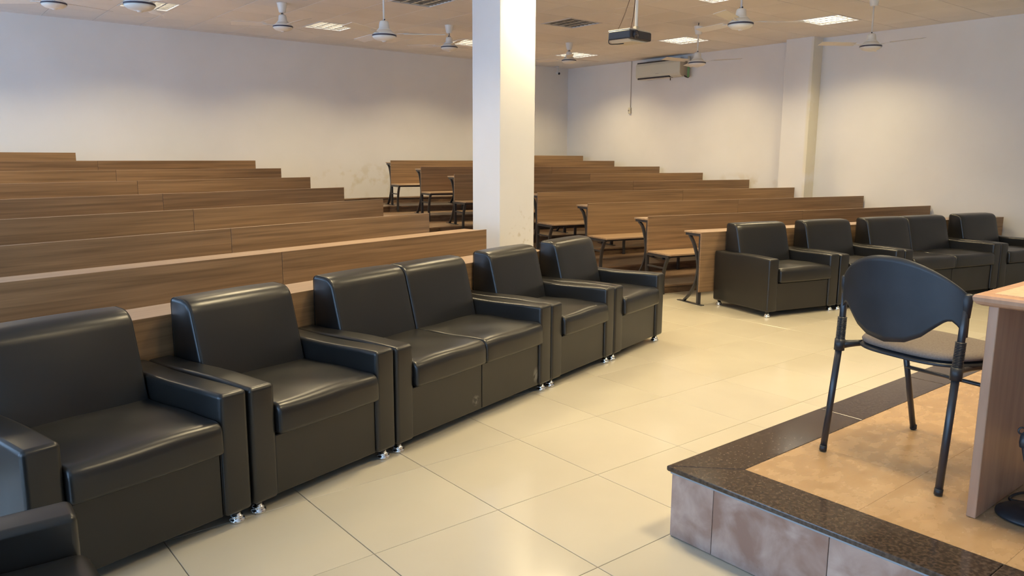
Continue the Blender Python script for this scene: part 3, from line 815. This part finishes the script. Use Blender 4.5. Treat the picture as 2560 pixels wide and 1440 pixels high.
# ------------------------------------------------------------------ ceiling fans
def fan(x, y, drop, label, rot, hang=0):
    t = empty('ceiling_fan', (x, y, H-hang), rot, label, 'ceiling fan', 'ceiling fans')
    if hang:
        link('hook', mtube([(0, 0, 0), (.006, 0, hang*.5), (0, 0, hang)], .006, 8), M['iron'], t)
    zs = -(drop-hang)                            # stripe height below the mount
    link('canopy', mlathe([(0, 0), (.062, 0), (.060, -.008), (.052, -.050), (.040, -.105), (.034, -.112), (0, -.112)], 28), M['fan_white'], t)
    link('rod', mtube([(0, 0, -.105), (0, 0, zs+.13)], .0095, 12), M['rod_white'] if drop > .4 else M['rod'], t)
    link('rod_pin', mtube([(-.018, 0, zs+.150), (.018, 0, zs+.150)], .007, 8), M['iron'], t)
    link('rod_cover', mlathe([(0, .140), (.030, .140), (.042, .132), (.048, .110), (.052, .070), (.062, .062), (.070, .050), (0, .050)], 28, (0, 0, zs)), M['fan_white'], t)
    link('motor_top', mlathe([(.0, .050), (.072, .050), (.090, .030), (.113, .014), (.118, .006), (0, .006)], 32, (0, 0, zs)), M['fan_white'], t)
    link('stripe', mlathe([(0, .006), (.1195, .006), (.1205, .0), (.1195, -.008), (0, -.008)], 32, (0, 0, zs)), M['stripe'], t)
    link('motor_bottom', mlathe([(0, -.008), (.118, -.008), (.110, -.022), (.088, -.038), (.055, -.048), (.022, -.052), (.020, -.060), (0, -.061)], 32, (0, 0, zs)), M['fan_white'], t)
    for k in range(3):
        a = 2*PI*k/3; c_, s_ = math.cos(a), math.sin(a)
        bm = bmesh.new()
        r0, r1 = .19, .60; pr = []
        for r in (r0, .32, .46, r1):
            w = .046+.012*(r-r0)/(r1-r0)
            pr.append((r, w))
        lo_, hi_ = [], []
        for r, w in pr:
            for sgn, lst in ((-1, lo_), (1, hi_)):
                tilt = sgn*.012
                lst.append([bm.verts.new((r*c_-sgn*w*s_, r*s_+sgn*w*c_, zs+.020+tilt+dz)) for dz in (0, .003)])
        for p in range(3):
            bm.faces.new((lo_[p][0], lo_[p+1][0], hi_[p+1][0], hi_[p][0])); bm.faces.new((lo_[p][1], hi_[p][1], hi_[p+1][1], lo_[p+1][1]))
            bm.faces.new((lo_[p][0], lo_[p][1], lo_[p+1][1], lo_[p+1][0])); bm.faces.new((hi_[p][0], hi_[p+1][0], hi_[p+1][1], hi_[p][1]))
        bm.faces.new((lo_[0][0], hi_[0][0], hi_[0][1], lo_[0][1])); bm.faces.new((lo_[3][0], lo_[3][1], hi_[3][1], hi_[3][0]))
        b = link('blade', finish(bm), M['blade_white'], t)
        link('blade_bracket', mtube([(.105*c_, .105*s_, zs+.014), (.15*c_, .15*s_, zs+.018), (.235*c_, .235*s_, zs+.021)], .01, prof=(.030, .005)), M['blade_white'], b)
    return t
F = R_
fan(.23, 6.9, .30, 'white ceiling fan nearest the upper left corner, on a short rod', .35)
fan(.44, 4.5, .62, 'white ceiling fan cut by the top edge, overlapping the upper left light', 1.1)
fan(2.66, 6.9, .275, 'white ceiling fan left of the lit panel over the left benches', .6)
fan(2.68, 4.5, .645, 'white ceiling fan hanging low on a long rod left of the pillar', 1.5)
fan(5.10, 6.9, .30, 'white ceiling fan just left of the pillar, on a short rod', .2)
fan(7.55, 7.05, .275, 'white ceiling fan in front of the farthest lit panel', 1.9)
fan(7.58, 4.5, .53, 'white ceiling fan on a long rod beside the air conditioner', .9, hang=.045)
fan(5.16, 2.12, .565, 'white ceiling fan cut by the top edge, right of the projector', 1.35)
fan(7.64, 2.1, .55, 'white ceiling fan farthest right, on a long thin rod', .45)

# ------------------------------------------------------------------ projector on its pole
pj = empty('projector', (4.165, 2.535, 2.545), R_(6)); tag(pj, 'black and white projector hanging on a white pole from the ceiling', 'projector')
# local: lens looks to -y, width along x
PO = Vector((-.045, .035, 0))
def pb(lo, hi): return tuple(a+b for a, b in zip(lo, PO)), tuple(a+b for a, b in zip(hi, PO))
link('body', mbox(*pb((-.165, -.125, -.005), (.165, .125, .072)), .014, 3), M['proj_dark'], pj)
link('top_cover', mbox(*pb((-.158, -.115, .070), (.158, .128, .084)), .006, 2), M['proj_white'], pj)
link('bottom_cover', prism([(-.158+PO.x, -.005), (-.10+PO.x, -.026), (.10+PO.x, -.022), (.158+PO.x, -.005)], 1, -.10+PO.y, .12+PO.y, .004, 2), M['proj_white'], pj)
link('lens_ring', mtube([Vector((-.085, -.140, .034))+PO, Vector((-.085, -.118, .034))+PO], .036, 24), M['proj_dark'], pj)
link('lens', mtube([Vector((-.085, -.1415, .034))+PO, Vector((-.085, -.134, .034))+PO], .026, 24), M['lens'], pj)
link('mount_plate', mbox((-.06, -.05, .084), (.06, .05, .094), .002, 1), M['proj_white'], pj)
link('mount_joint', mbox((-.022, -.018, .094), (.022, .018, .125), .003, 1), M['cream'], pj)
link('pole', mtube([(0, 0, .12), (0, 0, H-2.545-.004)], .0145, 16), M['frame_white'], pj)
link('ceiling_plate', mlathe([(0, 0), (.06, 0), (.06, -.006), (0, -.006)], 24, (0, 0, H-2.545-.001)), M['frame_white'], pj)
link('cable', mtube(bez([(-.02, .02, .60), (-.03, .03, .45), (-.06, .07, .28), (-.10, .10, .15), (-.12, .12, .09)], 6), .0035, 6), M['brown_wire'], pj)
link('cable', mtube(bez([(-.02, .02, .60), (-.028, .0, .40), (-.045, .0, .24), (-.085, .0, .09)], 6), .0048, 6), M['brown_wire'], pj)
link('cable', mtube(bez([(-.13, .126, .05), (-.19, .15, .03), (-.20, .15, -.03), (-.15, .11, -.035), (-.10, .06, -.028)], 6), .004, 6), M['black_plastic'], pj)

# ------------------------------------------------------------------ split air conditioner on the right wall
ac = empty('air_conditioner', (XR, 7.23, 2.925)); tag(ac, 'white split air conditioner mounted high on the right wall', 'air conditioner')
# profile in (x,z), x negative = out of the wall
pf = [(0, .02), (0, .30), (-.17, .30), (-.205, .285), (-.222, .24), (-.222, .06), (-.20, .02), (-.15, 0.0), (-.03, 0.0)]
link('body', prism(pf, 1, -.54, .50, .008, 2), M['ac'], ac)
link('end_cap', prism(pf, 1, -.552, -.541, .004, 1), M['ac_side'], ac)
link('grille_line', mbox((-.215, -.50, .283), (-.16, .47, .3035)), M['dark'], ac)
link('air_outlet', mbox((-.213, -.30, -.004), (-.10, .455, .026), .002, 1), M['dark'], ac)
link('vane', mbox((-.216, -.295, -.010), (-.13, .45, -.002), .002, 1), M['ac'], ac)
link('badge', mbox((-.2245, -.06, .075), (-.2215, .02, .083)), M['grey_wire'], ac)
link('pipe', mtube([(-.10, -.640, -.02), (-.10, -.640, .20)], .020, 10), M['green'], ac)
link('pipe', mtube([(-.05, -.600, .0), (-.05, -.600, .34)], .019, 10), M['cream'], ac)
link('pipe', mtube([(-.10, -.640, .21), (-.10, -.640, .34)], .018, 10), M['cream'], ac)
link('pipe_elbow', mtube(bez([(-.09, -.53, .02), (-.09, -.57, -.005), (-.07, -.61, -.02), (-.04, -.61, .0)], 5), .012, 8), M['dark'], ac)
link('drip_knob', mlathe([(0, 0), (.008, 0), (.008, -.035), (.012, -.04), (0, -.05)], 10, (-.08, -.22, 0)), M['dark'], ac)
link('mount_strip', mbox((-.10, -.45, .325), (0, .35, .345), .002, 1), M['frame_white'], ac)

# conduit with a switch
cd_ = empty('hanging_switch', (XR-.012, 8.03, H)); tag(cd_, 'thin conduit dropping from the ceiling to a small cream switch, left of the air conditioner', 'switch')
link('conduit', mtube([(0, 0, 0), (0, 0, -.88)], .006, 8), M['grey_wire'], cd_)
link('switch_box', mbox((-.035, -.028, -.985), (.010, .028, -.87), .008, 2), M['cream'], cd_)
link('dial', mtube([(-.045, .010, -.925), (-.034, .010, -.925)], .014, 12), M['grey_wire'], cd_)

# security camera
sc = empty('security_camera', (9.63, 9.62, H)); tag(sc, 'small security camera on a short stem at the ceiling in the far corner', 'camera')
link('mount', mlathe([(0, 0), (.035, 0), (.035, -.012), (.012, -.02), (.012, -.13), (0, -.13)], 16), M['frame_white'], sc)
link('camera_body', mtube([(0, .03, -.125), (0, -.05, -.145)], .022, 14), M['frame_white'], sc)
link('camera_lens', mtube([(0, -.05, -.145), (0, -.058, -.147)], .024, 14), M['black_plastic'], sc)
